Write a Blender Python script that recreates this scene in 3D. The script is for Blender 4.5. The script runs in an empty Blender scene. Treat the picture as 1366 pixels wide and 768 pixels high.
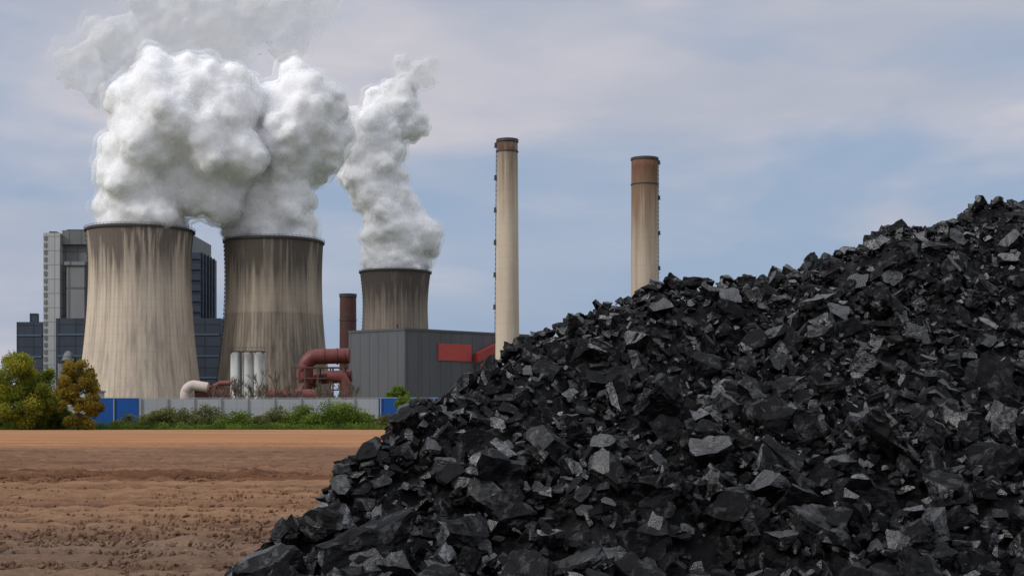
import bpy, bmesh, math, random
import numpy as np
from mathutils import Vector, noise, Matrix
random.seed(7); rng=np.random.default_rng(11)
scene=bpy.context.scene
col=scene.collection

# ------------------------------------------------------------------ helpers
def link(o,parent=None):
    col.objects.link(o)
    if parent: o.parent=parent
    return o
def empty(name,loc=(0,0,0)):
    e=bpy.data.objects.new(name,None); e.location=loc; return link(e)
def mesh_np(name,V,F,mat=None,attrs=None,smooth=False,fattrs=None):
    """V (n,3), F (m,k) constant k"""
    V=np.asarray(V,dtype=np.float32); F=np.asarray(F,dtype=np.int32)
    m=bpy.data.meshes.new(name); k=F.shape[1]
    m.vertices.add(len(V)); m.vertices.foreach_set('co',V.ravel())
    m.loops.add(F.size); m.loops.foreach_set('vertex_index',F.ravel())
    m.polygons.add(len(F)); m.polygons.foreach_set('loop_start',np.arange(0,F.size,k,dtype=np.int32))
    m.polygons.foreach_set('use_smooth',np.full(len(F),smooth))
    m.update(calc_edges=True)
    for dom,dct in (('POINT',attrs),('FACE',fattrs)):
        for n,a in (dct or {}).items():
            at=m.attributes.new(n,'FLOAT',dom); at.data.foreach_set('value',np.asarray(a,dtype=np.float32))
    if mat: m.materials.append(mat)
    return m
def obj_np(name,V,F,mat=None,attrs=None,smooth=False,parent=None,loc=(0,0,0),fattrs=None):
    o=bpy.data.objects.new(name,mesh_np(name,V,F,mat,attrs,smooth,fattrs)); o.location=loc
    return link(o,parent)
class MB:
    """accumulating bmesh-like builder (mixed polys)"""
    def __init__(s): s.v=[]; s.f=[]
    def box(s,x0,x1,y0,y1,z0,z1):
        b=len(s.v); s.v+=[(x0,y0,z0),(x1,y0,z0),(x1,y1,z0),(x0,y1,z0),(x0,y0,z1),(x1,y0,z1),(x1,y1,z1),(x0,y1,z1)]
        s.f+=[tuple(b+i for i in q) for q in ((0,3,2,1),(4,5,6,7),(0,1,5,4),(1,2,6,5),(2,3,7,6),(3,0,4,7))]
    def tube(s,pts,rad,n=12,cap=True):
        if not hasattr(rad,'__len__'): rad=[rad]*len(pts)
        pts=[Vector(p) for p in pts]; b=len(s.v)
        ref=Vector((0.13,0.21,1)).normalized()
        for i,p in enumerate(pts):
            d=(pts[min(i+1,len(pts)-1)]-pts[max(i-1,0)]).normalized()
            a=d.cross(ref if abs(d.dot(ref))<.95 else Vector((1,0.1,0))).normalized(); c=d.cross(a)
            if i and a.dot(pa)<0: a=-a;c=-c
            pa=a
            for k in range(n):
                t=2*math.pi*k/n; s.v.append(tuple(p+(a*math.cos(t)+c*math.sin(t))*rad[i]))
        for i in range(len(pts)-1):
            for k in range(n):
                k2=(k+1)%n; s.f.append((b+i*n+k,b+i*n+k2,b+(i+1)*n+k2,b+(i+1)*n+k))
        if cap:
            s.f.append(tuple(b+k for k in range(n))[::-1]); e=b+(len(pts)-1)*n
            s.f.append(tuple(e+k for k in range(n)))
    def prism(s,poly,z0,z1):
        b=len(s.v); n=len(poly)
        s.v+=[(x,y,z0) for x,y in poly]+[(x,y,z1) for x,y in poly]
        s.f.append(tuple(b+i for i in range(n))[::-1]); s.f.append(tuple(b+n+i for i in range(n)))
        for i in range(n): j=(i+1)%n; s.f.append((b+i,b+j,b+n+j,b+n+i))
    def obj(s,name,mat,parent=None,smooth=False,loc=(0,0,0)):
        m=bpy.data.meshes.new(name); m.from_pydata(s.v,[],s.f); m.materials.append(mat)
        bm=bmesh.new(); bm.from_mesh(m); bmesh.ops.recalc_face_normals(bm,faces=bm.faces); bm.to_mesh(m); bm.free()
        if smooth:
            for p in m.polygons: p.use_smooth=True
            try: m.set_sharp_from_angle(angle=math.radians(40))
            except Exception: pass
        o=bpy.data.objects.new(name,m); o.location=loc; return link(o,parent)

# ------------------------------------------------------------------ materials
class NT:
    def __init__(s,name):
        s.m=bpy.data.materials.new(name); s.m.use_nodes=True; s.t=s.m.node_tree; s.t.nodes.clear()
        s.out=s.n('ShaderNodeOutputMaterial')
    def n(s,ty,**kw):
        x=s.t.nodes.new(ty)
        for k,v in kw.items(): setattr(x,k,v)
        return x
    def l(s,a,b): s.t.links.new(a,b)
    def val(s,sock,v):
        if hasattr(v,'is_linked') or hasattr(v,'links'): s.l(v,sock)
        else: sock.default_value=v
    def math(s,op,a,b=0.0,clamp=False):
        x=s.n('ShaderNodeMath',operation=op); x.use_clamp=clamp; s.val(x.inputs[0],a); s.val(x.inputs[1],b); return x.outputs[0]
    def maprange(s,v,a,b,c=0.0,d=1.0,smooth=True):
        x=s.n('ShaderNodeMapRange'); x.interpolation_type='SMOOTHSTEP' if smooth else 'LINEAR'
        s.val(x.inputs[0],v); x.inputs[1].default_value=a; x.inputs[2].default_value=b; x.inputs[3].default_value=c; x.inputs[4].default_value=d
        return x.outputs[0]
    def mix(s,f,a,b,mode='MIX'):
        x=s.n('ShaderNodeMix',data_type='RGBA',blend_type=mode)
        s.val(x.inputs[0],f)
        for sock,v in ((x.inputs[6],a),(x.inputs[7],b)):
            if isinstance(v,tuple): sock.default_value=(*v,1) if len(v)==3 else v
            else: s.l(v,sock)
        return x.outputs[2]
    def coords(s,scale=(1,1,1),which='Object'):
        t=s.n('ShaderNodeTexCoord'); m=s.n('ShaderNodeMapping'); m.inputs['Scale'].default_value=scale
        s.l(t.outputs[which],m.inputs['Vector']); return m.outputs['Vector']
    def noise(s,vec,scale=1,detail=4,rough=.55,dist=0):
        x=s.n('ShaderNodeTexNoise'); s.l(vec,x.inputs['Vector']); x.inputs['Scale'].default_value=scale
        x.inputs['Detail'].default_value=detail; x.inputs['Roughness'].default_value=rough; x.inputs['Distortion'].default_value=dist
        return x.outputs['Fac']
    def sep(s,vec):
        x=s.n('ShaderNodeSeparateXYZ'); s.l(vec,x.inputs[0]); return x.outputs
    def bump(s,h,strength,dist,normal=None):
        x=s.n('ShaderNodeBump'); s.l(h,x.inputs['Height']); x.inputs['Strength'].default_value=strength; x.inputs['Distance'].default_value=dist
        if normal is not None: s.l(normal,x.inputs['Normal'])
        return x.outputs[0]
    def bsdf(s,color,rough=.8,normal=None,spec=.3,metal=0,sss=0):
        b=s.n('ShaderNodeBsdfPrincipled')
        if isinstance(color,tuple): b.inputs['Base Color'].default_value=(*color,1)
        else: s.l(color,b.inputs['Base Color'])
        s.val(b.inputs['Roughness'],rough); s.val(b.inputs['Specular IOR Level'],spec); b.inputs['Metallic'].default_value=metal
        if normal is not None: s.l(normal,b.inputs['Normal'])
        s.l(b.outputs[0],s.out.inputs['Surface']); return b

def mat_weathered(name,light,dark,ztop,fade,ribs=0,band=None,streak=1.0,base_dark=.0,rust=None,lift=0,ribmax=None,ribstr=.3):
    t=NT(name); P=t.coords(); X=t.sep(P)
    st=t.noise(t.coords((.35,.35,.010)),1.0,8,.62)
    st2=t.noise(t.coords((1.2,1.2,.03)),1.0,5,.6)
    big=t.noise(t.coords((.045,.045,.02)),1.0,5,.6)
    top=t.maprange(X[2],ztop-fade,ztop)
    f=t.math('MULTIPLY',t.maprange(st,.36,.68),.55*streak)
    f=t.math('ADD',f,t.math('MULTIPLY',t.maprange(st2,.35,.7),.18*streak))
    f=t.math('ADD',f,t.math('MULTIPLY',t.math('SUBTRACT',big,.5),1.4))
    tt=t.math('MULTIPLY',top,t.math('ADD',t.math('MULTIPLY',t.maprange(st,.3,.62),.9),.45))
    f=t.math('ADD',f,tt)
    if band is not None:
        f=t.math('ADD',f,t.maprange(X[2],band[0]-.3,band[0]+.3,band[1],0))
    f=t.math('ADD',f,t.maprange(X[2],ztop-5,ztop-1,0,.5))
    f=t.math('ADD',f,base_dark,clamp=True)
    c=t.mix(f,light,dark)
    if lift:
        w=t.math('FRACT',t.math('DIVIDE',X[2],lift))
        ln=t.maprange(w,.9,1.0,0,.16)
        c=t.mix(ln,c,dark)
    if ribs:
        a=t.math('ARCTAN2',X[1],X[0]); s=t.math('SINE',t.math('MULTIPLY',a,ribs))
        rf=t.maprange(s,.2,1,0,ribstr)
        if ribmax: rf=t.math('MULTIPLY',rf,t.maprange(X[2],ribmax-.5,ribmax+.5,1,.25))
        c=t.mix(rf,c,tuple(x*.5 for x in dark))
    if rust:
        rn=t.noise(t.coords((.4,.4,.05)),1.3,6,.6)
        rm=t.math('MULTIPLY',t.maprange(X[2],rust[0],rust[1]),t.maprange(rn,.3,.55))
        c=t.mix(rm,c,rust[2])
    bn=t.bump(t.noise(t.coords((1,1,.5)),1.5,5,.6),.3,.3)
    t.bsdf(c,.9,bn,.2); return t.m
def mat_clad(name,c1,c2,w=3.0,h=6.0,rough=.6,mortar=.03):
    t=NT(name); X=t.sep(t.coords()); k=t.n('ShaderNodeCombineXYZ')
    t.l(t.math('ADD',X[0],t.math('MULTIPLY',X[1],1.0)),k.inputs[0]); t.l(X[2],k.inputs[1])
    b=t.n('ShaderNodeTexBrick'); t.l(k.outputs[0],b.inputs['Vector']); b.offset=0
    b.inputs['Color1'].default_value=(*c1,1); b.inputs['Color2'].default_value=(*c2,1)
    b.inputs['Mortar'].default_value=(*[x*.5 for x in c1],1); b.inputs['Scale'].default_value=1
    b.inputs['Mortar Size'].default_value=mortar*h; b.inputs['Brick Width'].default_value=w; b.inputs['Row Height'].default_value=h
    n=t.noise(t.coords((.1,.1,.02)),1,6,.6)
    c=t.mix(t.maprange(n,.35,.75,0,.45),b.outputs['Color'],tuple(x*.6 for x in c1))
    t.bsdf(c,rough,None,.3); return t.m
def mat_plain(name,c,rough=.6,var=.3,spec=.35,scale=.5,metal=0):
    t=NT(name); n=t.noise(t.coords(),scale,6,.6)
    t.bsdf(t.mix(t.maprange(n,.35,.7,0,var),c,tuple(x*.45 for x in c)),rough,None,spec,metal); return t.m
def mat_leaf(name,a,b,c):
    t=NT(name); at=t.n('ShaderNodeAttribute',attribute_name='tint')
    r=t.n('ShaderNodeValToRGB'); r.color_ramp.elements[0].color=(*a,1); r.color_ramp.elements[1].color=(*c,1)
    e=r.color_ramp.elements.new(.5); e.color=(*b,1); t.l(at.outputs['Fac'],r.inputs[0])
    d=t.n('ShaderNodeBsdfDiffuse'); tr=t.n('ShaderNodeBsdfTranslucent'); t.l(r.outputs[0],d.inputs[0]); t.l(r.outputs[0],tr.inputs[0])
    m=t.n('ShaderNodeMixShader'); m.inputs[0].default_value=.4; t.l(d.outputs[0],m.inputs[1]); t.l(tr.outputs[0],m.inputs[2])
    t.l(m.outputs[0],t.out.inputs['Surface']); return t.m

# ------------------------------------------------------------------ world, sun, camera
S=Vector((-.72,-.42,.58)).normalized()
w=bpy.data.worlds.new("World"); scene.world=w; w.use_nodes=True
nt=w.node_tree; nt.nodes.clear()
W=NT.__new__(NT); W.t=nt; W.m=None; W.out=nt.nodes.new('ShaderNodeOutputWorld')
sky=W.n('ShaderNodeTexSky',sky_type='NISHITA'); sky.sun_disc=False
sky.sun_elevation=math.asin(S.z); sky.sun_rotation=math.atan2(S.x,S.y); sky.dust_density=2.0; sky.air_density=1.2; sky.ozone_density=1.5
P=W.coords((1,1,1),'Generated'); X=W.sep(P)
n1=W.noise(W.coords((1.6,1.6,5.5),'Generated'),1.5,5,.5,.35)
n2=W.noise(W.coords((1.0,1.0,3.2),'Generated'),3.6,5,.52,.3)
el=X[2]
cov=W.math('ADD',W.maprange(el,.16,.29,0,.75),W.maprange(el,.12,.0,0,.18))
fac=W.math('ADD',W.math('MULTIPLY',W.maprange(n1,.43,.66),.9),cov)
fac=W.math('ADD',fac,W.math('MULTIPLY',W.math('SUBTRACT',n2,.50),1.1),clamp=True)
base=W.mix(.88,sky.outputs[0],(3.2,4.2,5.9))
ccol=W.mix(W.maprange(n2,.35,.7),(4.3,4.65,5.6),(6.4,6.1,6.5))
c=W.mix(fac,base,ccol)
# the stratus deck is brighter towards the zenith
c=W.mix(W.maprange(el,.28,.85),c,(9.2,9.5,10.2))
bg=W.n('ShaderNodeBackground'); bg.inputs['Strength'].default_value=.1
W.l(c,bg.inputs[0]); W.l(bg.outputs[0],W.out.inputs['Surface'])

sd=bpy.data.lights.new('sun','SUN'); sd.energy=1.7; sd.angle=math.radians(13); sd.color=(1,.96,.90)
so=bpy.data.objects.new('sun',sd); so.rotation_euler=(-S).to_track_quat('-Z','Y').to_euler(); so.location=(-60,-40,80); link(so)
cd=bpy.data.cameras.new('camera'); cam=bpy.data.objects.new('camera',cd); link(cam)
cam.location=(0,0,2.5); cam.rotation_euler=(math.radians(90),0,0); cd.lens=50; cd.sensor_width=36; cd.shift_y=.126; cd.clip_end=30000; cd.clip_start=.1
scene.camera=cam
scene.view_settings.view_transform='Standard'; scene.view_settings.look='None'; scene.view_settings.exposure=0

# ------------------------------------------------------------------ ground
def axis(lo,hi,step,outlo,outhi,g=1.25):
    a=list(np.arange(lo,hi,step)); s=step; x=hi
    up=[]
    while x<outhi: up.append(x); s*=g; x+=s
    up.append(outhi); s=step*g; x=lo-s; dn=[]
    while x>outlo: dn.append(x); s*=g; x-=s
    dn.append(outlo)
    return np.array(dn[::-1]+a+up)
gx=axis(-34,8,.12,-9000,9000,1.12); gy=axis(19,78,.10,-400,14000,1.045)
GX,GY=np.meshgrid(gx,gy,indexing='xy')
def vnoise(x,y,seed):
    r=np.random.default_rng(seed); T=r.random((256,256)).astype(np.float32)
    xi=np.floor(x).astype(int); yi=np.floor(y).astype(int); fx=x-xi; fy=y-yi; fx=fx*fx*(3-2*fx); fy=fy*fy*(3-2*fy)
    a=T[yi%256,xi%256];b=T[yi%256,(xi+1)%256];c_=T[(yi+1)%256,xi%256];d=T[(yi+1)%256,(xi+1)%256]
    return (a*(1-fx)+b*fx)*(1-fy)+(c_*(1-fx)+d*fx)*fy-.5
near=np.clip((300-GY)/60,0,1)*np.clip((GY-2)/6,0,1)
fine=np.clip((170-GY)/70,0,1)*np.clip((60-np.abs(GX+12))/25,0,1)
H=near*.10*vnoise(GX/14,GY/6,1)
wob=GY+.06*GX+.4*vnoise(GX/9,GY/9,5)
fur=.5+.5*np.sin(wob*2*np.pi/1.9)
clod=.10*vnoise(GX/.9,GY/.55,2)+.12*vnoise(GX/.42,GY/.32,3)+.07*vnoise(GX/.2,GY/.2,9)
H+=fine*(.16*fur**2*(.75+.8*vnoise(GX/2.5,GY/3,8)))
H+=fine*clod
rid=np.exp(-((wob-58)/3.0)**2)+.6*np.exp(-((wob-50)/1.0)**2)+.5*np.exp(-((wob-72)/1.5)**2)+.4*np.exp(-((wob-95)/2)**2)
H+=fine*rid*(.10+.40*np.clip(vnoise(GX/1.5,GY/.8,4)+.1,0,1)+.2*vnoise(GX/.5,GY/.4,6))
soil_dark=np.clip(1-fur-.8*clod/.15*.5+.3*vnoise(GX/3,GY/2,15),0,1)*np.clip((140-GY)/60,0,1)*np.clip((60-np.abs(GX+12))/25,0,1)  # soil colour goes darker in furrow troughs and clod hollows, so furrows show
nx,ny=len(gx),len(gy)
idx=np.arange(nx*ny).reshape(ny,nx)
F=np.stack([idx[:-1,:-1],idx[:-1,1:],idx[1:,1:],idx[1:,:-1]],-1).reshape(-1,4)
t=NT('soil'); P=t.coords(); X=t.sep(P); dk_=t.n('ShaderNodeAttribute',attribute_name='soil_dark')
nn=t.noise(t.coords((.05,.12,.1)),1,5,.6)
y=t.math('ADD',X[1],t.math('MULTIPLY',t.math('SUBTRACT',nn,.5),16))
fn=t.noise(t.coords((1.2,2.2,1)),1.6,8,.72); mn=t.noise(t.coords((.10,.6,.1)),1,8,.65)
fr=t.noise(t.coords((.012,.16,.1)),1,6,.6); spk=t.noise(t.coords((3,4,3)),2.0,6,.7); fr2=t.noise(t.coords((.03,.55,.1)),1,7,.65)
far=(.52,.25,.11); mid=(.24,.13,.08); nearc=(.38,.215,.12); gry=(.26,.175,.125)
c=t.mix(t.maprange(y,26,38),gry,nearc)
c=t.mix(t.math('MULTIPLY',t.maprange(y,51,55),t.maprange(y,64,60)),c,(.17,.072,.033))
c=t.mix(t.maprange(y,62,69),c,mid)
c=t.mix(t.maprange(y,105,130),c,far)
c=t.mix(t.maprange(fr,.42,.66,0,.45),c,(.18,.09,.055))
c=t.mix(t.maprange(fr2,.48,.62,0,.5),c,(.15,.07,.04))
c=t.mix(t.math('MULTIPLY',dk_.outputs['Fac'],.68),c,(.08,.042,.026))
c=t.mix(t.maprange(fn,.40,.70,0,.5),c,(.13,.065,.04))
c=t.mix(t.maprange(mn,.46,.66,0,.3),c,(.46,.28,.165))
c=t.mix(t.maprange(spk,.55,.72,0,.5),c,(.52,.36,.24))
g=t.mix(t.noise(t.coords((.2,.2,.2)),1,6,.6),(.05,.08,.02),(.12,.13,.05))
c=t.mix(t.maprange(X[1],284,288),c,g)
b=t.bump(fn,1.0,.18); b=t.bump(spk,.8,.05,b)
t.bsdf(c,.95,b,.1)
ground=obj_np('ploughed_field_ground',np.stack([GX,GY,H],-1).reshape(-1,3),F,t.m,{'soil_dark':soil_dark.ravel()},smooth=True)

# ------------------------------------------------------------------ rock prototypes
def rock_proto(seed,box=(1,.8,.6),cuts=9,detail=0,strata=.0,rough=.02,emin=.38):
    r=random.Random(seed); bm=bmesh.new(); bmesh.ops.create_cube(bm,size=2)
    for v in bm.verts: v.co=Vector((v.co.x*box[0]*r.uniform(.8,1.1),v.co.y*box[1]*r.uniform(.8,1.1),v.co.z*box[2]*r.uniform(.8,1.1)))
    for k in range(cuts):
        n=Vector((r.gauss(0,1),r.gauss(0,1),r.gauss(0,.6))).normalized()
        d=math.sqrt((n.x*box[0])**2+(n.y*box[1])**2+(n.z*box[2])**2)*r.uniform(.62,.98)
        bmesh.ops.bisect_plane(bm,geom=bm.verts[:]+bm.edges[:]+bm.faces[:],plane_co=n*d,plane_no=n,clear_outer=True)
        bmesh.ops.holes_fill(bm,edges=bm.edges[:],sides=0)
    bmesh.ops.remove_doubles(bm,verts=bm.verts,dist=.03)
    ly=bm.faces.layers.float.new('facet')
    for f in bm.faces: f[ly]=r.random()
    bmesh.ops.triangulate(bm,faces=bm.faces[:])
    if detail:
        for _ in range(detail):
            bmesh.ops.subdivide_edges(bm,edges=[e for e in bm.edges if e.calc_length()>emin],cuts=1,use_grid_fill=True)
            bmesh.ops.triangulate(bm,faces=bm.faces[:])
        lay=[r.choice((-1,-.6,0,.3,.9))+r.uniform(-.2,.2) for _ in range(60)]
        o=Vector((seed*3.1,seed*1.7,0))
        for v in bm.verts:
            p=v.co.copy(); q=int((p.z/box[2]+2+noise.noise(p*1.5+o)*.45)*5)%60
            k=1+strata*lay[q]*(1 if noise.noise(p*1.1-o)>-.1 else .3)
            nz=noise.noise(p*1.8+o); n2_=noise.noise(p*4.5+o)
            sc=max(0,noise.noise(p*1.3+o*2)-.12)
            v.co=Vector((p.x*k,p.y*k,p.z))+p.normalized()*(rough*3*nz+rough*1.3*n2_-rough*7*sc)
    bmesh.ops.recalc_face_normals(bm,faces=bm.faces[:])
    bm.verts.ensure_lookup_table()
    V=np.array([v.co[:] for v in bm.verts],dtype=np.float32); F=np.array([[v.index for v in f.verts] for f in bm.faces],dtype=np.int32)
    A=np.array([f[ly] for f in bm.faces],dtype=np.float32)
    bm.free(); return V,F,A
def rotmats(ax,ay,az):
    cx,sx,cy,sy,cz,sz=np.cos(ax),np.sin(ax),np.cos(ay),np.sin(ay),np.cos(az),np.sin(az)
    R=np.empty((len(ax),3,3),dtype=np.float32)
    R[:,0,0]=cz*cy;R[:,0,1]=cz*sy*sx-sz*cx;R[:,0,2]=cz*sy*cx+sz*sx
    R[:,1,0]=sz*cy;R[:,1,1]=sz*sy*sx+cz*cx;R[:,1,2]=sz*sy*cx-cz*sx
    R[:,2,0]=-sy;R[:,2,1]=cy*sx;R[:,2,2]=cy*cx
    return R
def scatter(protos,pos,size,R,tint):
    Vs=[];Fs=[];Ts=[];As=[];off=0; which=rng.integers(0,len(protos),len(pos))
    for k,(V,F,A) in enumerate(protos):
        m=np.where(which==k)[0]
        if not len(m): continue
        asp=rng.uniform(.75,1.25,(len(m),3)).astype(np.float32)
        loc=V[None]*(size[m,None]*asp)[:,None,:]
        pts=np.einsum('nij,nvj->nvi',R[m],loc)+pos[m][:,None,:]
        Vs.append(pts.reshape(-1,3)); Fs.append((F[None]+(np.arange(len(m))*len(V))[:,None,None]+off).reshape(-1,3))
        Ts.append(np.repeat(tint[m],len(V))); off+=len(m)*len(V)
        As.append(np.mod(A[None]+rng.random((len(m),1)),1).ravel())
    return np.concatenate(Vs),np.concatenate(Fs),np.concatenate(Ts),np.concatenate(As)
cl=[rock_proto(100+i,(1,.8,.7),7) for i in range(6)]
n=16000; cy=20+np.abs(rng.normal(0,1,n))*22; cx=(rng.uniform(-.42,.12,n))*cy
hmask=rng.random(n)<.35; cy[hmask]=58+rng.normal(0,2.3,hmask.sum()); cx[hmask]=rng.uniform(-30,6,hmask.sum())
cyf=np.where(hmask,cy,np.round((cy+.06*cx)/1.9)*1.9+rng.normal(0,.35,n)+.48-.06*cx); cy=np.where(rng.random(n)<.6,cyf,cy)
sz=.012+.050*rng.random(n)**2*(1+hmask*.8)
pos=np.stack([cx,cy,cy*0+.10],-1).astype(np.float32)
V_,F_,T_,A_=scatter(cl,pos,sz.astype(np.float32),rotmats(*rng.uniform(0,6.28,(3,n))),rng.random(n))
obj_np('soil_clods',V_,F_,t.m,{'soil_dark':T_*.5})

# ------------------------------------------------------------------ coal pile
cx_=np.array([-9,-3.3,-1.58,-.98,-.70,-.22,.28,.78,1.18,2.1,2.8,3.6,5.2,9,13,16.5])
cy_=np.array([5,5,8.1,9.45,10.2,10.75,11.2,11.8,12.45,12.4,13.0,13.6,14.2,15.4,11,5])
def yc(x): return np.interp(x,cx_,cy_)
def pile_h(x,y):
    c_=yc(x); zc=.5*(c_-5)
    f=.5*(y-5); bk=zc-.38*(y-c_)
    z=np.where(y<c_,f,bk)
    z=z-.10*np.exp(-((y-c_)/.35)**2)
    on=np.clip(z*2,0,1)
    z=z+on*(.20*vnoise(x/1.5,y/1.3,21)+.24*vnoise(x/.6,y/.55,22)+.10*vnoise(x/.2,y/.2,23))
    return z
def pile_n(x,y):
    e=.15; dx=(pile_h(x+e,y)-pile_h(x-e,y))/(2*e); dy=(pile_h(x,y+e)-pile_h(x,y-e))/(2*e)
    return np.clip(dx,-1.2,1.2),np.clip(dy,-1.2,1.2)
t=NT('coal'); P=t.coords(); at=t.n('ShaderNodeAttribute',attribute_name='tint'); fa=t.n('ShaderNodeAttribute',attribute_name='facet')
nf=t.noise(P,36,8,.72); nm=t.noise(P,11,6,.65,.4); lay=t.noise(t.coords((14,14,95)),1,5,.65)
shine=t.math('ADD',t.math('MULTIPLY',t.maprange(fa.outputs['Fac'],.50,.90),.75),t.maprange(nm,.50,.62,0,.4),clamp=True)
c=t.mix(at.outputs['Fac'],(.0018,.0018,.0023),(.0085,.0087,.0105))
hilite=t.math('MULTIPLY',t.maprange(fa.outputs['Fac'],.91,.98),t.maprange(nf,.45,.56))  # white highlights painted into the colour of some facets, broken up by grain
c=t.mix(t.math('MULTIPLY',hilite,.85),c,(.16,.16,.17))
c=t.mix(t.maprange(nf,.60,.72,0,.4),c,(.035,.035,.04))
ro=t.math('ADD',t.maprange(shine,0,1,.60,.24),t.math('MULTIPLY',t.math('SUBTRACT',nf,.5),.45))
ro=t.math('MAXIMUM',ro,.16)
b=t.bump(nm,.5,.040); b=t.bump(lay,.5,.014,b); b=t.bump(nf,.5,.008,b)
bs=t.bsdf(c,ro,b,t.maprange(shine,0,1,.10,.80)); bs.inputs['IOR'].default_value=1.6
coalm=t.m
pe=empty('coal_pile')
px=np.arange(-9,17,.04); py=np.arange(4,36,.06); PX,PY=np.meshgrid(px,py); PZ=pile_h(PX,PY)-.05+.06*vnoise(PX/.07,PY/.07,31)
idx=np.arange(PX.size).reshape(PX.shape); F=np.stack([idx[:-1,:-1],idx[:-1,1:],idx[1:,1:],idx[1:,:-1]],-1).reshape(-1,4)
zz=PZ.reshape(-1)[F].max(1); F=F[zz>-.15]
obj_np('coal_bed',np.stack([PX,PY,PZ],-1).reshape(-1,3),F,coalm,{'tint':np.full(PX.size,.1)},parent=pe)  # bed tinted near black, painting in the dark shade between lumps
def coal_layer(name,protos,n,smin,smax,power,lift,tilt,xr=(-4.4,9),yr=(4.6,17),edge=0):
    x=rng.uniform(*xr,n); y=rng.uniform(*yr,n); z=pile_h(x,y)
    k=(z>.02)&(y<yc(x)+2.2)
    if edge: k&=(y<yc(x)-edge)&(y>5.5)
    x,y,z=x[k],y[k],z[k]; n=len(x)
    s=smin+(smax-smin)*rng.random(n)**power; s*=np.interp(y,[7,10,13,15],[1.2,1.0,.80,.65])
    s=np.where(y>yc(x)-.5,np.minimum(s,.10),s)
    dx,dy=pile_n(x,y)
    ax=np.arctan(dy)+rng.normal(0,tilt,n); ay=-np.arctan(dx)+rng.normal(0,tilt,n); az=rng.normal(0,.9,n)+rng.integers(0,2,n)*np.pi
    Rt=rotmats(ax,ay,np.zeros(n)); Rz=rotmats(np.zeros(n),np.zeros(n),az); R=np.einsum('nij,njk->nik',Rt,Rz)
    pos=np.stack([x,y,z+s*lift],-1).astype(np.float32)
    V_,F_,T_,A_=scatter(protos,pos,s.astype(np.float32),R.astype(np.float32),rng.random(n)**1.3)
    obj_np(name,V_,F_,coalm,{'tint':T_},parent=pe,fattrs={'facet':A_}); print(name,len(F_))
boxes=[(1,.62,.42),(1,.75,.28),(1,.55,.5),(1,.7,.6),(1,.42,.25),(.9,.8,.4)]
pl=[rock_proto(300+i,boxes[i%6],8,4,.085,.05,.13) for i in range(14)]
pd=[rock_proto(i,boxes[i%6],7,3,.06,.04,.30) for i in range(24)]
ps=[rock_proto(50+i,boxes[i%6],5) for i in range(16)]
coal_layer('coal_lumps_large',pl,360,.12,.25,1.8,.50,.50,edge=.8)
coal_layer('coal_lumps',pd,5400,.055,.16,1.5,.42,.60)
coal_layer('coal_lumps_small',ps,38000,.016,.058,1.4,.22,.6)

# ------------------------------------------------------------------ cooling towers
def tower(loc,H,rt,rth,zth,rb,mat,rimmat):
    e=empty('cooling_tower',loc)
    n=144; zb=7.0; rings=48; V=[];F=[]
    def R(z):
        if z>zth: return rth+(rt-rth)*((z-zth)/(H-zth))**1.8
        q=(zth-z)/zth
        a=(rb/rth)**2-1
        return rth*math.sqrt(1+a*q*q)
    prof=[(R(zb+(H-zb)*i/rings),zb+(H-zb)*i/rings) for i in range(rings+1)]
    prof+= [(rt-.9,H)]+[(R(zb+(H-zb)*i/12)-.9,zb+(H-zb)*i/12) for i in range(11,-1,-1)]
    for r,z in prof:
        for k in range(n): a=2*math.pi*k/n; V.append((r*math.cos(a),r*math.sin(a),z))
    m=len(prof)
    for i in range(m):
        for k in range(n):
            j=(i+1)%m; k2=(k+1)%n; F.append((i*n+k,i*n+k2,j*n+k2,j*n+k))
    obj_np('shell',V,F,mat,smooth=True,parent=e)
    b=MB()
    def ringbox(r0,r1,z0,z1):
        s=len(b.v)
        for r,z in((r0,z0),(r1,z0),(r1,z1),(r0,z1)):
            for k in range(n): a=2*math.pi*k/n; b.v.append((r*math.cos(a),r*math.sin(a),z))
        for i in range(4):
            for k in range(n): j=(i+1)%4;k2=(k+1)%n; b.f.append((s+i*n+k,s+i*n+k2,s+j*n+k2,s+j*n+k))
    ringbox(rt+.02,rt+.7,H-1.3,H-.5); ringbox(rt+.6,rt+.7,H+.4,H+.55)
    for k in range(72):
        a=2*math.pi*k/72; x,y=(rt+.65)*math.cos(a),(rt+.65)*math.sin(a); b.box(x-.06,x+.06,y-.06,y+.06,H-.5,H+.45)
    b.obj('rim_walkway',rimmat,e)
    b=MB(); r0=R(zb)
    for k in range(40):
        a=2*math.pi*k/40; 
        for s in(-1,1):
            a2=a+s*math.pi/40; b.tube([((r0+2.2)*math.cos(a),(r0+2.2)*math.sin(a),-.3),((r0-.4)*math.cos(a2),(r0-.4)*math.sin(a2),zb+.3)],.45,8)
    b.obj('diagonal_columns',mat,e)
    b=MB(); a=-2.9
    for i in range(40):
        z=zb+(H-zb)*i/40; r=R(z)+.3; b.box(r*math.cos(a)-.2,r*math.cos(a)+.2,r*math.sin(a)-.2,r*math.sin(a)+.2,z,z+1.6)
    b.obj('ladder_cage',rimmat,e)
    return e
steel_dk=mat_plain('dark_steel',(.06,.058,.058),.6)
m1=mat_weathered('concrete_pale',(.66,.54,.43),(.17,.14,.118),97,42,ribs=72,streak=.85,base_dark=-.14,lift=4.2,ribstr=.16)
m2=mat_weathered('concrete_grey',(.42,.345,.27),(.105,.087,.072),94,36,ribs=90,streak=.95,band=(54,.20),base_dark=.02,lift=4.2,ribmax=54,ribstr=.30)
m3=mat_weathered('concrete_dark',(.30,.245,.20),(.10,.083,.075),108,40,ribs=60,streak=.9,base_dark=.12,lift=5,ribstr=.2)
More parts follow.
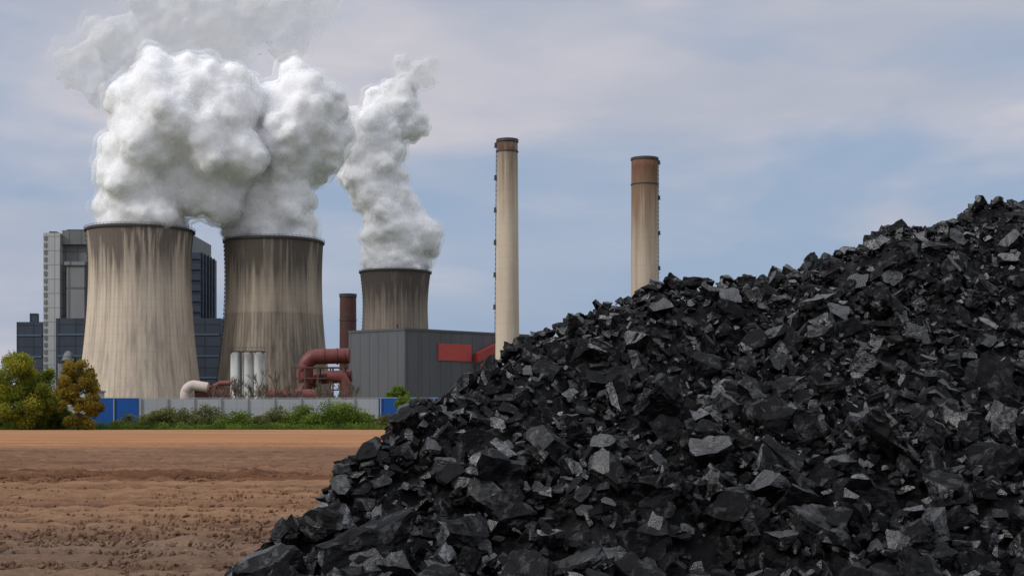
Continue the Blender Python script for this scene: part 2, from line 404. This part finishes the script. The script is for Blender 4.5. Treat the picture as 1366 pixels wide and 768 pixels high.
tower((-183,700,0),94.5,25.9,24.6,76,32.0,m1,steel_dk)
tower((-120.5,720,0),91.5,24.8,24.1,72,31.5,m2,steel_dk)
tower((-82,1000,0),104.7,24.9,22.7,80,33,m3,steel_dk)

# ------------------------------------------------------------------ chimneys
def chimney(loc,H,rt,rb,mat,band,ladder_ang,bandh,nboxes):
    e=empty('smokestack',loc); b=MB(); n=48
    V=[];F=[]; R=lambda z: rb+(rt-rb)*(z/H)
    zs=[H*i/30 for i in range(31)]
    prof=[(R(z),z) for z in zs]+[(rt-.6,H),(rt-.6,H-8)]
    for r,z in prof:
        for k in range(n): a=2*math.pi*k/n; V.append((r*math.cos(a),r*math.sin(a),z))
    for i in range(len(prof)-1):
        for k in range(n): k2=(k+1)%n; F.append((i*n+k,i*n+k2,(i+1)*n+k2,(i+1)*n+k))
    obj_np('shaft',V,F,mat,smooth=True,parent=e)
    for z0,z1,pr in [(H-.9,H+.25,.35),(H-bandh,H-bandh+.5,.3)]:
        s=len(b.v)
        for r,z in((R(z0)+.02,z0),(R(z0)+pr,z0),(R(z1)+pr,z1),(R(z1)-.7,z1)):
            for k in range(n): a=2*math.pi*k/n; b.v.append((r*math.cos(a),r*math.sin(a),z))
        for i in range(4):
            for k in range(n): j=(i+1)%4;k2=(k+1)%n; b.f.append((s+i*n+k,s+i*n+k2,s+j*n+k2,s+j*n+k))
    b.obj('crown_rings',band,e)
    b=MB(); ca,sa=math.cos(ladder_ang),math.sin(ladder_ang)
    for i in range(int(H/2)):
        z=i*2.0; r=R(z)+.25; b.box(r*ca-.16,r*ca+.16,r*sa-.16,r*sa+.16,z,z+1.7)
    for i in range(nboxes):
        z=H-3-i*(H*.8/nboxes); r=R(z)+.5; b.box(r*ca-.65,r*ca+.65,r*sa-.9,r*sa+.9,z,z+.2); b.box(r*ca-.5,r*ca+.5,r*sa-.5,r*sa+.5,z+.2,z+1.9)
    b.obj('ladder_and_platforms',steel_dk,e)
chm1=mat_weathered('stack_concrete',(.60,.50,.39),(.26,.20,.15),125,45,streak=.7,base_dark=-.05,lift=4.5,rust=(110.2,111,(.13,.075,.055)))
chm2=mat_weathered('stack_concrete_rusty',(.52,.43,.34),(.24,.16,.105),140,60,streak=.9,base_dark=.0,lift=4.5,rust=(108,126,(.17,.085,.055)))
chimney((-1.9,580,0),115.3,4.2,5.1,chm1,steel_dk,math.radians(180),5,7)
chimney((65,697,0),129,6.5,6.9,chm2,steel_dk,math.radians(-8),13,6)
brick=mat_plain('dark_red_brick',(.10,.045,.04),.8,.5)
e=empty('brick_chimney',(-98,850,0)); b=MB(); b.tube([(0,0,0),(0,0,38),(0,0,75)],[5.4,5.1,4.9],24); b.obj('shaft',brick,e,True)
b=MB(); b.tube([(0,0,74),(0,0,76)],[5.2,5.3],24); b.tube([(0,0,60),(0,0,60.6)],[5.3,5.3],24); b.obj('cap_rings',steel_dk,e,True)

# ------------------------------------------------------------------ boiler house
clad_lt=mat_clad('cladding_light',(.46,.47,.47),(.42,.43,.44),4.6,8)
clad_g=mat_clad('cladding_grey',(.19,.20,.205),(.165,.175,.18),7,12)
clad_g2=mat_clad('cladding_mid',(.24,.25,.255),(.22,.23,.24),12,25)
clad_navy=mat_clad('cladding_navy',(.045,.058,.085),(.058,.070,.10),9,6,.5,.05)
glass_dk=mat_plain('dark_glazing',(.02,.024,.03),.2,.3,.6)
e=empty('boiler_house')
b=MB(); b.box(-263.6,-254.4,800,835,0,106); b.obj('stair_tower',clad_lt,e)
b=MB(); b.box(-254.3,-184,806,870,0,107.5); b.box(-254,-240,803,806,100,107.9); b.obj('boiler_block',clad_g,e)
b=MB(); b.box(-251,-241,801.5,805.9,55,88); b.box(-252,-240.5,800.5,805.9,88,90); b.obj('flue_casing',clad_g2,e)
b=MB(); b.box(-183.9,-176.5,806,850,0,95.7)
for i in range(5): b.box(-176.4,-175.6,808+i*8,809+i*8,0,96)
for z in range(56,96,6): b.box(-184,-176,805.2,805.9,z,z+.5)
b.obj('coal_bunker_bay',clad_navy,e)
b=MB()
for z in range(6,104,4): b.box(-263.2,-261.4,799.7,799.95,z,z+2.2)
b.obj('stair_windows',clad_g,e)
b=MB(); b.box(-253,-184,808,812,107.5,109); b.box(-230,-218,815,830,107.5,110); b.box(-262,-258,805,812,106,107.5); b.obj('roof_plant',steel_dk,e)
b=MB(); b.box(-278.7,-263.9,800,860,0,56); b.box(-254,-162,792,805.8,0,57.5); b.box(-272,-268,802,806,56,61); b.obj('turbine_hall',clad_navy,e)
b=MB()
for z in (12,24,36,48): 
    b.box(-278,-264.5,799.6,799.9,z,z+1.0); b.box(-253,-163,791.6,791.9,z,z+1.0)
b.obj('ribbon_windows',mat_plain('glazing_blue',(.10,.14,.19),.3),e)
b=MB(); b.tube([(-247,785,32),(-247,785,24),(-245,785,20),(-240,785,18),(-215,785,18)],3.6,20); b.tube([(-247,790,32),(-247,803,47)],3.4,16); b.obj('flue_duct',clad_g,e,True)

# ------------------------------------------------------------------ grey hall
hall_m=mat_clad('hall_cladding',(.115,.118,.128),(.108,.110,.120),40,90,.55,.002)
red_p=mat_plain('red_paint',(.36,.05,.045),.45,.35); red_d=mat_plain('oxide_red_pipe',(.17,.04,.034),.5,.45,.4,.3)
e=empty('flue_gas_hall')
P0,P1,P2=Vector((-70.3,612)),Vector((-44.6,592)),Vector((7.8,640)); P3=P0+(P2-P1)
b=MB(); b.prism([P0[:],P1[:],P2[:],P3[:]],0,39); b.obj('hall_body',hall_m,e)
def facebox(b,A,B,t0,t1,z0,z1,out,dep=.3):
    d=(B-A); n=Vector((d.y,-d.x)).normalized()
    p=A+d*t0+n*out; q=A+d*t1+n*out; b.prism([(p+n*dep)[:],(q+n*dep)[:],q[:],p[:]],z0,z1)
b=MB(); facebox(b,P1,P2,0,1,38.6,39.6,.02,.25); facebox(b,P0,P1,0,1,38.6,39.6,.02,.25)
for i in range(12): facebox(b,P1,P2,i/12+.02,i/12+.022,0,38.5,.02,.06)
for i in range(6): facebox(b,P0,P1,i/6+.04,i/6+.044,0,38.5,.02,.06)
b.obj('parapet_and_seams',mat_plain('trim_dark',(.09,.092,.10),.5),e)
b=MB(); facebox(b,P1,P2,.25,.51,26.6,33.8,.03,.4); b.obj('red_band',mat_plain('red_band_paint',(.50,.075,.065),.5,.25),e)
b=MB()
for i in range(3): facebox(b,P1,P2,.28+i*.075,.32+i*.075,3,7,.03,.2)
facebox(b,P1,P2,.54,.80,12,25,.03,.2); facebox(b,P0,P1,.3,.55,0,5.5,.03,.2)
b.obj('doors_and_openings',glass_dk,e)
b=MB(); d=(P2-P1); nrm=Vector((d.y,-d.x)).normalized()
def fp(tv,z,out=2.2): q=P1+d*tv+nrm*out; return (q.x,q.y,z)
for (t0,za,t1,zb2,hh) in ((.53,26,.80,34,4.2),):
    a0,a1=fp(t0,0,.5),fp(t1,0,.5); c0,c1=fp(t0,0,3.5),fp(t1,0,3.5); s=len(b.v)
    b.v+=[(a0[0],a0[1],za),(a1[0],a1[1],zb2),(c1[0],c1[1],zb2),(c0[0],c0[1],za),(a0[0],a0[1],za+hh),(a1[0],a1[1],zb2+hh),(c1[0],c1[1],zb2+hh),(c0[0],c0[1],za+hh)]
    b.f+=[tuple(s+i for i in q) for q in ((0,3,2,1),(4,5,6,7),(0,1,5,4),(1,2,6,5),(2,3,7,6),(3,0,4,7))]
b.tube([fp(.56,0),fp(.56,26)],.5,8); b.tube([fp(.7,0),fp(.7,31)],.5,8)
b.obj('conveyor_gallery',red_p,e)
b=MB()
for i in range(7): b.box(-60+i*6,-58.5+i*6,622+i*4,624+i*4,39,40.6)
b.tube([(-50,620,39),(-50,620,43)],.5,8); b.obj('roof_vents',steel_dk,e)
b=MB(); b.box(-6,9,660,700,0,37.5); b.obj('hall_extension',clad_navy,e)

# ------------------------------------------------------------------ red flue ducts and pipe bridge
e=empty('pipe_bridge')
b=MB()
def arc(c,r,a0,a1,n=8,y=0): return [(c[0]+r*math.cos(a),y,c[1]+r*math.sin(a)) for a in [a0+(a1-a0)*i/n for i in range(n+1)]]
Y=560
b.tube([(-81.3,Y,16)]+arc((-76.5,21.5),4.8,math.pi,math.pi/2,8,Y)+[(-64,Y,26.6)],3.0,20)
b.tube([(-84,Y+8,12),(-78,Y+8,18),(-64,Y+8,19)],2.6,18)
b.tube([(-72,Y-5,18.5),(-66,Y-5,18),(-64.5,Y-5,15),(-64.5,Y-5,0)],2.2,16)
for x in (-74,-69,-66): b.tube([(x,Y,26.4),(x+.5,Y,26.4)],3.3,20)
b.obj('large_flue_pipes',red_d,e,True)
b=MB()
for x in (-86,-81,-76,-71,-66):
    for y in (Y-3.6,Y+4): b.box(x-.3,x+.3,y-.3,y+.3,0,22)
for z in (7,13,17.5,21.7):
    for y in (Y-3.6,Y+4): b.box(-86.3,-65.7,y-.22,y+.22,z,z+.45)
for i,x in enumerate((-86,-81,-76,-71)): b.tube([(x,Y-3.9,7 if i%2 else 13),(x+5,Y-3.9,13 if i%2 else 7)],.16,6)
b.obj('steel_frame',mat_plain('rust_steel',(.12,.06,.05),.6),e)
e=empty('coolant_pipeline')
b=MB(); b.tube([(-108,505,13)]+arc((-112.5,10.3),3.6,math.pi*.5,math.pi*1.0,8,505)[1:]+[(-116.1,505,8),(-115.3,505,0)],1.8,18); b.obj('insulated_elbow',mat_plain('insulation_white',(.62,.50,.46),.6,.25),e,True)
b=MB(); b.tube([(-113,508,10.6),(-106,508,11),(-96,508,10.5),(-70,508,10.3)],2.1,18); b.tube([(-110,508,11.5),(-104,507,14.5),(-90,507,14.8)],1.0,12)
for x in (-108,-103,-98): b.tube([(x,508,10.9),(x+.4,508,10.9)],2.4,18)
b.obj('red_pipe',red_d,e,True)
b=MB()
for x in range(-110,-70,8): b.box(x-.4,x+.4,507,509,0,9)
b.obj('supports',steel_dk,e)

# ------------------------------------------------------------------ silos
e=empty('lime_silos'); wht=mat_weathered('silo_white',(.62,.62,.62),(.28,.27,.26),26,10,streak=.7)
b=MB()
for x in (-87.3,-83.6,-79.9):
    b.tube([(x,450,6.5),(x,450,22.2),(x,450,23.0)],[1.75,1.75,1.2],24)
b.obj('silo_shells',wht,e,True)
b=MB(); b.box(-89.2,-78.1,448.4,452,0,6.4); b.obj('silo_base',clad_g2,e)
b=MB(); b.box(-89.2,-78,449,451,23.0,23.4)
for i in range(12): x=-89.1+i; b.box(x-.05,x+.05,448.98,449.08,23.4,24.5)
b.box(-89.2,-78,448.95,449.05,24.45,24.55); b.box(-85.7,-85.2,448,448.4,0,23)
b.obj('silo_walkway',steel_dk,e)
e=empty('storage_shed'); b=MB(); b.box(-172,-149,500,520,0,11.5); b.obj('walls',mat_clad('shed_white',(.5,.5,.5),(.45,.46,.47),3,12),e)
b=MB(); b.prism([(-172.4,499.6),(-148.6,499.6),(-148.6,520.4),(-172.4,520.4)],11.5,12.1); b.obj('roof',clad_g2,e)
b=MB()
for i in range(4): b.box(-170+i*5.4,-167+i*5.4,499.8,499.95,0,4)
b.obj('doors',glass_dk,e)

# ------------------------------------------------------------------ boundary wall
e=empty('boundary_wall')
wg=mat_clad('wall_panel_grey',(.38,.39,.42),(.35,.36,.39),6,2.2,.7,.012); wb=mat_clad('wall_panel_blue',(.012,.085,.34),(.014,.09,.32),3,6.6,.45,.004)
b=MB(); 
for x0,x1 in((-84,-30),(-16,70)):
    b.box(x0+.02,x1-.02,320,320.3,0,6.6)
b.obj('grey_panels',wg,e)
b=MB()
for x0,x1 in((-95.5,-84),(-30,-16)): b.box(x0+.02,x1-.02,319.9,320.25,0,6.75)
b.obj('blue_panels',wb,e)
b=MB(); x=-95.5
while x<70.1: b.box(x-.1,x+.1,319.6,319.88,0,6.75); x+=6
b.box(-95.5,70,319.98,320.36,6.78,6.92)
b.obj('posts_and_coping',mat_plain('galvanised',(.36,.37,.39),.5,.3),e)

# ------------------------------------------------------------------ vegetation
def leafcloud(clumps,n,size,seed):
    """clumps: (x,y,z,rx,ry,rz)"""
    r=np.random.default_rng(seed); C=np.array(clumps); vol=(C[:,3]*C[:,4]*C[:,5])**.67; k=r.choice(len(C),n,p=vol/vol.sum())
    d=r.normal(0,1,(n,3)); d/=np.linalg.norm(d,axis=1,keepdims=True); rad=r.random(n)**.45
    p=C[k,:3]+d*rad[:,None]*C[k,3:6]*r.uniform(.8,1.2,(n,1))
    a=r.normal(0,1,(n,3)); a/=np.linalg.norm(a,axis=1,keepdims=True); b=np.cross(a,r.normal(0,1,(n,3))); b/=np.linalg.norm(b,axis=1,keepdims=True)
    s=size*r.uniform(.6,1.4,(n,1)); V=np.stack([p-a*s,p-b*s*.6,p+a*s,p+b*s*.6],1).reshape(-1,3)
    F=np.arange(4*n).reshape(n,4)
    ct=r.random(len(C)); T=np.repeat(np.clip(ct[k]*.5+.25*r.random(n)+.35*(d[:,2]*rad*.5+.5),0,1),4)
    return V,F,T
bark=mat_plain('bark',(.09,.07,.055),.9,.5)
lf_gold=mat_leaf('leaves_gold',(.055,.085,.018),(.20,.24,.035),(.48,.42,.06))
lf_olive=mat_leaf('leaves_olive',(.07,.065,.018),(.23,.185,.035),(.46,.32,.055))
lf_green=mat_leaf('leaves_green',(.04,.075,.018),(.12,.185,.035),(.24,.31,.06))
lf_dull=mat_leaf('leaves_dull',(.055,.065,.025),(.14,.15,.055),(.23,.23,.09))
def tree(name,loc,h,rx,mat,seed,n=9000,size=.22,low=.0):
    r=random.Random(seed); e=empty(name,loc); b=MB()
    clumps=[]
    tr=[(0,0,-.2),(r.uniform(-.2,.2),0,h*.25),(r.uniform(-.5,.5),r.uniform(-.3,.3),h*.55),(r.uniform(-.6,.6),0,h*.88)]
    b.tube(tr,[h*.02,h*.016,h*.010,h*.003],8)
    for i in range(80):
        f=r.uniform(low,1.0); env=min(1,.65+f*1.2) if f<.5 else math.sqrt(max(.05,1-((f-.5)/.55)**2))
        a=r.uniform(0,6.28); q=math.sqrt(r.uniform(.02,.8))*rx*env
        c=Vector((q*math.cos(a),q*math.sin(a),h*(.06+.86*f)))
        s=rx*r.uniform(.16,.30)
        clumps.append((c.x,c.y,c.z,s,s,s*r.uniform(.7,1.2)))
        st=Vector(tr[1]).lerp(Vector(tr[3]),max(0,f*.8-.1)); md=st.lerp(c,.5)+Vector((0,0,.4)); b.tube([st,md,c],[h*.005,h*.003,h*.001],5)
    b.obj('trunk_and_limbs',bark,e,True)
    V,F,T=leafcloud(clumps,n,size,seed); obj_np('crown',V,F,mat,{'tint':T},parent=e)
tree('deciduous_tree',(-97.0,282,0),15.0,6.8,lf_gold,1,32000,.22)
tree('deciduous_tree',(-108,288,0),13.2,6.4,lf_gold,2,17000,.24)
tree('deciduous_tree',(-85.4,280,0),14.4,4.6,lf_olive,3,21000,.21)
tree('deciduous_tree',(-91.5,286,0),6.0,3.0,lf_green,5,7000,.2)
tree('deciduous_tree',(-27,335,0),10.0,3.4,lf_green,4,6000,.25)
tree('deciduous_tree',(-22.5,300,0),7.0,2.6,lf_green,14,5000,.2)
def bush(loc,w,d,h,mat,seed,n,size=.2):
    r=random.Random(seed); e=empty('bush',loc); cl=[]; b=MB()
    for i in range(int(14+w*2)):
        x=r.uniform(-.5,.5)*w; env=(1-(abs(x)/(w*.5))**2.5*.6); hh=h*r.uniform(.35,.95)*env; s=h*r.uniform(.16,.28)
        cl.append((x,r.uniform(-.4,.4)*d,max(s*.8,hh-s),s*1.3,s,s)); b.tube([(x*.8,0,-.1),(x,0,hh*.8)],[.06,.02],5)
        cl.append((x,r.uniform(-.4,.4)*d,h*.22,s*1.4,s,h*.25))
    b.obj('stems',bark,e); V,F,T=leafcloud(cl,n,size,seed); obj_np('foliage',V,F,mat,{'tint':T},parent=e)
bd=[(-79,6,3.6,lf_dull,3500),(-70,10,6.2,lf_dull,11000),(-63,8,5.8,lf_dull,9000),(-56.5,8,4.6,lf_green,7000),(-48,8,5.6,lf_dull,6500),(-43.5,6,6.2,lf_green,6000),
    (-36,11,7.0,lf_green,15000),(-31,6,4.6,lf_green,5000),(-26,6,3.6,lf_dull,4000),(-17,8,4.2,lf_dull,4500),(-91.5,7,6.0,lf_green,7000),(-52,5,3.4,lf_dull,3000),(-108,18,4.6,lf_green,10000),(-75,6,4.2,lf_green,4500),(-10,9,3.5,lf_green,3500),(4,9,4,lf_dull,3500),(18,9,4,lf_green,3500)]
for i,(x,w_,h_,m_,n_) in enumerate(bd): bush((x,294+random.uniform(-2,5),0),w_,3.5,h_,m_,40+i,n_)
cl=[(x,random.uniform(284,292),.3,2,2.5,random.uniform(.6,1.6)) for x in np.arange(-150,60,.8)]
V,F,T=leafcloud(cl,50000,.17,77); V[:,2]=np.abs(V[:,2]); obj_np('grass_verge',V,F,lf_green,{'tint':T*.8})
cl=[(x,random.uniform(1350,1500),random.uniform(3,7),14,10,random.uniform(5,9)) for x in np.arange(-900,700,9)]
V,F,T=leafcloud(cl,16000,1.3,78); obj_np('distant_tree_line',V,F,lf_dull,{'tint':T*.6})
def bare(name,loc,h,seed):
    r=random.Random(seed); e=empty(name,loc); b=MB()
    def br(p,d,l,rad,dep):
        q=p+d*l; b.tube([p,q],[rad,rad*.65],4,False)
        if dep==0: return
        for k in range(3 if dep>1 else 6):
            nd=(d+Vector((r.gauss(0,.33),r.gauss(0,.33),r.gauss(.12,.15)))).normalized(); br(p+d*l*r.uniform(.55,1),nd,l*r.uniform(.55,.8),rad*.65,dep-1)
    br(Vector((0,0,-.2)),Vector((0,0,1)),h*.34,h*.016,4)
    b.obj('branches',mat_bare,e)
mat_bare=mat_plain('bare_twigs',(.15,.115,.08),.9,.4)
for i in range(17):
    bare('bare_tree',(-80+i*2.1+random.uniform(-.8,.8),390+random.uniform(-15,15),0),random.uniform(13,19),200+i)

# ------------------------------------------------------------------ steam
t=NT('steam')
bs=t.bsdf((.97,.97,.98),1.0,None,0.0)
bs.inputs['Subsurface Weight'].default_value=1.0; bs.inputs['Subsurface Radius'].default_value=(1,1,1); bs.inputs['Subsurface Scale'].default_value=7.0
steam_core=t.m
def veil(name,amin,amax,scale,lo,hi,det=5):
    t=NT(name); nz=t.noise(t.coords(),scale,det,.55,.3); a=t.maprange(nz,lo,hi,amin,amax)
    d=t.n('ShaderNodeBsdfDiffuse'); d.inputs[0].default_value=(.97,.97,.98,1); tr=t.n('ShaderNodeBsdfTranslucent'); tr.inputs[0].default_value=(.97,.97,.98,1)
    m=t.n('ShaderNodeMixShader'); m.inputs[0].default_value=.4; t.l(d.outputs[0],m.inputs[1]); t.l(tr.outputs[0],m.inputs[2])
    tp=t.n('ShaderNodeBsdfTransparent'); m2=t.n('ShaderNodeMixShader'); t.l(a,m2.inputs[0]); t.l(tp.outputs[0],m2.inputs[1]); t.l(m.outputs[0],m2.inputs[2])
    t.l(m2.outputs[0],t.out.inputs['Surface']); return t.m
veil1=veil('steam_veil_inner',.22,.55,.16,.35,.6); veil2=veil('steam_veil_outer',.02,.26,.10,.36,.65)
thin_m=veil('steam_thin',.18,.48,.02,.36,.66,3); thin_o=veil('steam_thin_outer',.02,.20,.026,.38,.68,3)
ico={}
for sub in (1,2):
    bm=bmesh.new(); bmesh.ops.create_icosphere(bm,subdivisions=sub,radius=1); ico[sub]=(np.array([v.co[:] for v in bm.verts]),np.array([[v.index for v in f.verts] for f in bm.faces])); bm.free()
def puffs(nodes,Y,seed,dens=9,sub=4,ysq=.85,mouth=None):
    r=random.Random(seed); out=[]
    def add(c,R):
        if mouth:
            mx,mz,mr=mouth; dd=math.hypot(c.x-mx,c.y-Y)
            if c.z-R<mz and dd+R>mr and c.z<mz+6 and c.z-R*1.0<mz-1: return
        out.append((c,R))
    for (x,z,R) in nodes:
        c=Vector((x,Y+r.uniform(-.2,.2)*R*(0 if mouth and z<mouth[1]+8 else 1),z)); out.append((c,R*.84))
        for k in range(dens+6):
            d=Vector((r.gauss(0,1),r.gauss(0,1)*ysq,r.gauss(0,1))).normalized()
            R1=R*r.uniform(.2,.55); c1=c+d*(R-R1*.8)*r.uniform(.9,1.06); add(c1,R1)
            for j in range(sub):
                d2=(d+Vector((r.gauss(0,.7),r.gauss(0,.7),r.gauss(0,.7)))).normalized(); R2=R1*r.uniform(.22,.5); add(c1+d2*R1*.82,R2)
    return out
def puffmesh(name,ps,grow,voxel,mat,parent,disp,sm=4):
    Vs=[];Fs=[];o=0
    for c,R in ps:
        V,F=ico[2 if R>2.5 else 1]; Vs.append(V*(R+grow)+np.array(c)); Fs.append(F+o); o+=len(V)
    ob=obj_np(name,np.concatenate(Vs),np.concatenate(Fs),mat,smooth=True,parent=parent)
    md=ob.modifiers.new('r','REMESH'); md.mode='VOXEL'; md.voxel_size=voxel; md.use_smooth_shade=True
    s1=ob.modifiers.new('s','SMOOTH'); s1.factor=.5; s1.iterations=sm
    for (sc,st,hard) in disp:
        tx=bpy.data.textures.new(name+'n','CLOUDS'); tx.noise_scale=sc; tx.noise_depth=4; tx.noise_type='HARD_NOISE' if hard else 'SOFT_NOISE'
        dm=ob.modifiers.new('d','DISPLACE'); dm.texture=tx; dm.strength=st; dm.mid_level=.5; dm.texture_coords='GLOBAL'
    dg=bpy.context.evaluated_depsgraph_get(); me=bpy.data.meshes.new_from_object(ob.evaluated_get(dg)); 
    old=ob.data; ob.modifiers.clear(); ob.data=me; bpy.data.meshes.remove(old)
    for p in me.polygons: p.use_smooth=True
    print(name,len(me.polygons))
p1=[(-183,92,18),(-183,99,22),(-182,110,23),(-178,123,26),(-172,139,28),(-167,154,25),(-159,164,16),(-142,152,22),(-145,134,23),(-150,120,20),(-144,108,12),(-148,164,13),(-184,152,16)]
p2=[(-121,89,17),(-121,97,21),(-125,107,22),(-123,119,23),(-119,134,25),(-113,149,25),(-106,162,19),(-131,153,20),(-96,141,14),(-134,130,20),(-136,112,14),(-98,158,14)]
p3=[(-82,102,17),(-81,112,21),(-79,125,25),(-86,140,22),(-91,158,21),(-97,177,23),(-97,195,26),(-88,214,20),(-79,227,13),(-113,202,16),(-62,131,12),(-70,208,12)]
for ps_,Y,sd_,mo in ((p1,700,1,(-183,94.5,23.5)),(p2,720,2,(-120.5,91.5,22.5)),(p3,1000,3,(-82,104.7,22.5))):
    e=empty('steam_plume'); q=puffs(ps_,Y,sd_,mouth=mo)
    puffmesh('dense_steam',q,0,.9,steam_core,e,[(14,4.5,False),(5,2.2,False),(1.8,.8,False)],12)
    puffmesh('soft_edge_inner',q,1.2,1.2,veil1,e,[(13,5.5,False),(5,2.6,False)],10)
    puffmesh('soft_edge_outer',q,2.8,1.4,veil2,e,[(12,7,False),(5,2.8,False)],12)
pw=[(-274,224,18),(-252,238,24),(-219,252,28),(-186,256,30),(-158,262,28),(-262,207,13),(-225,275,28),(-190,285,30),(-140,242,16),(-130,262,20)]
e=empty('steam_plume'); q=puffs(pw,900,9,6,4); puffmesh('thin_steam',q,-2,2.0,thin_m,e,[(16,9,False),(6,3,False)],14); puffmesh('thin_steam_outer',q,3,2.4,thin_o,e,[(16,12,False),(6,4,False)],16)
pw=[(-74,236,9),(-66,245,9),(-78,250,7),(-57,250,6),(-60,238,6),(-56,122,7)]
q=puffs(pw,1000,12,6,4); puffmesh('thin_steam_wisps',q,0,1.6,thin_m,e,[(9,6,False),(4,3,False)],8); puffmesh('thin_steam_wisps_outer',q,2,1.8,thin_o,e,[(9,7,False),(4,3,False)],8)
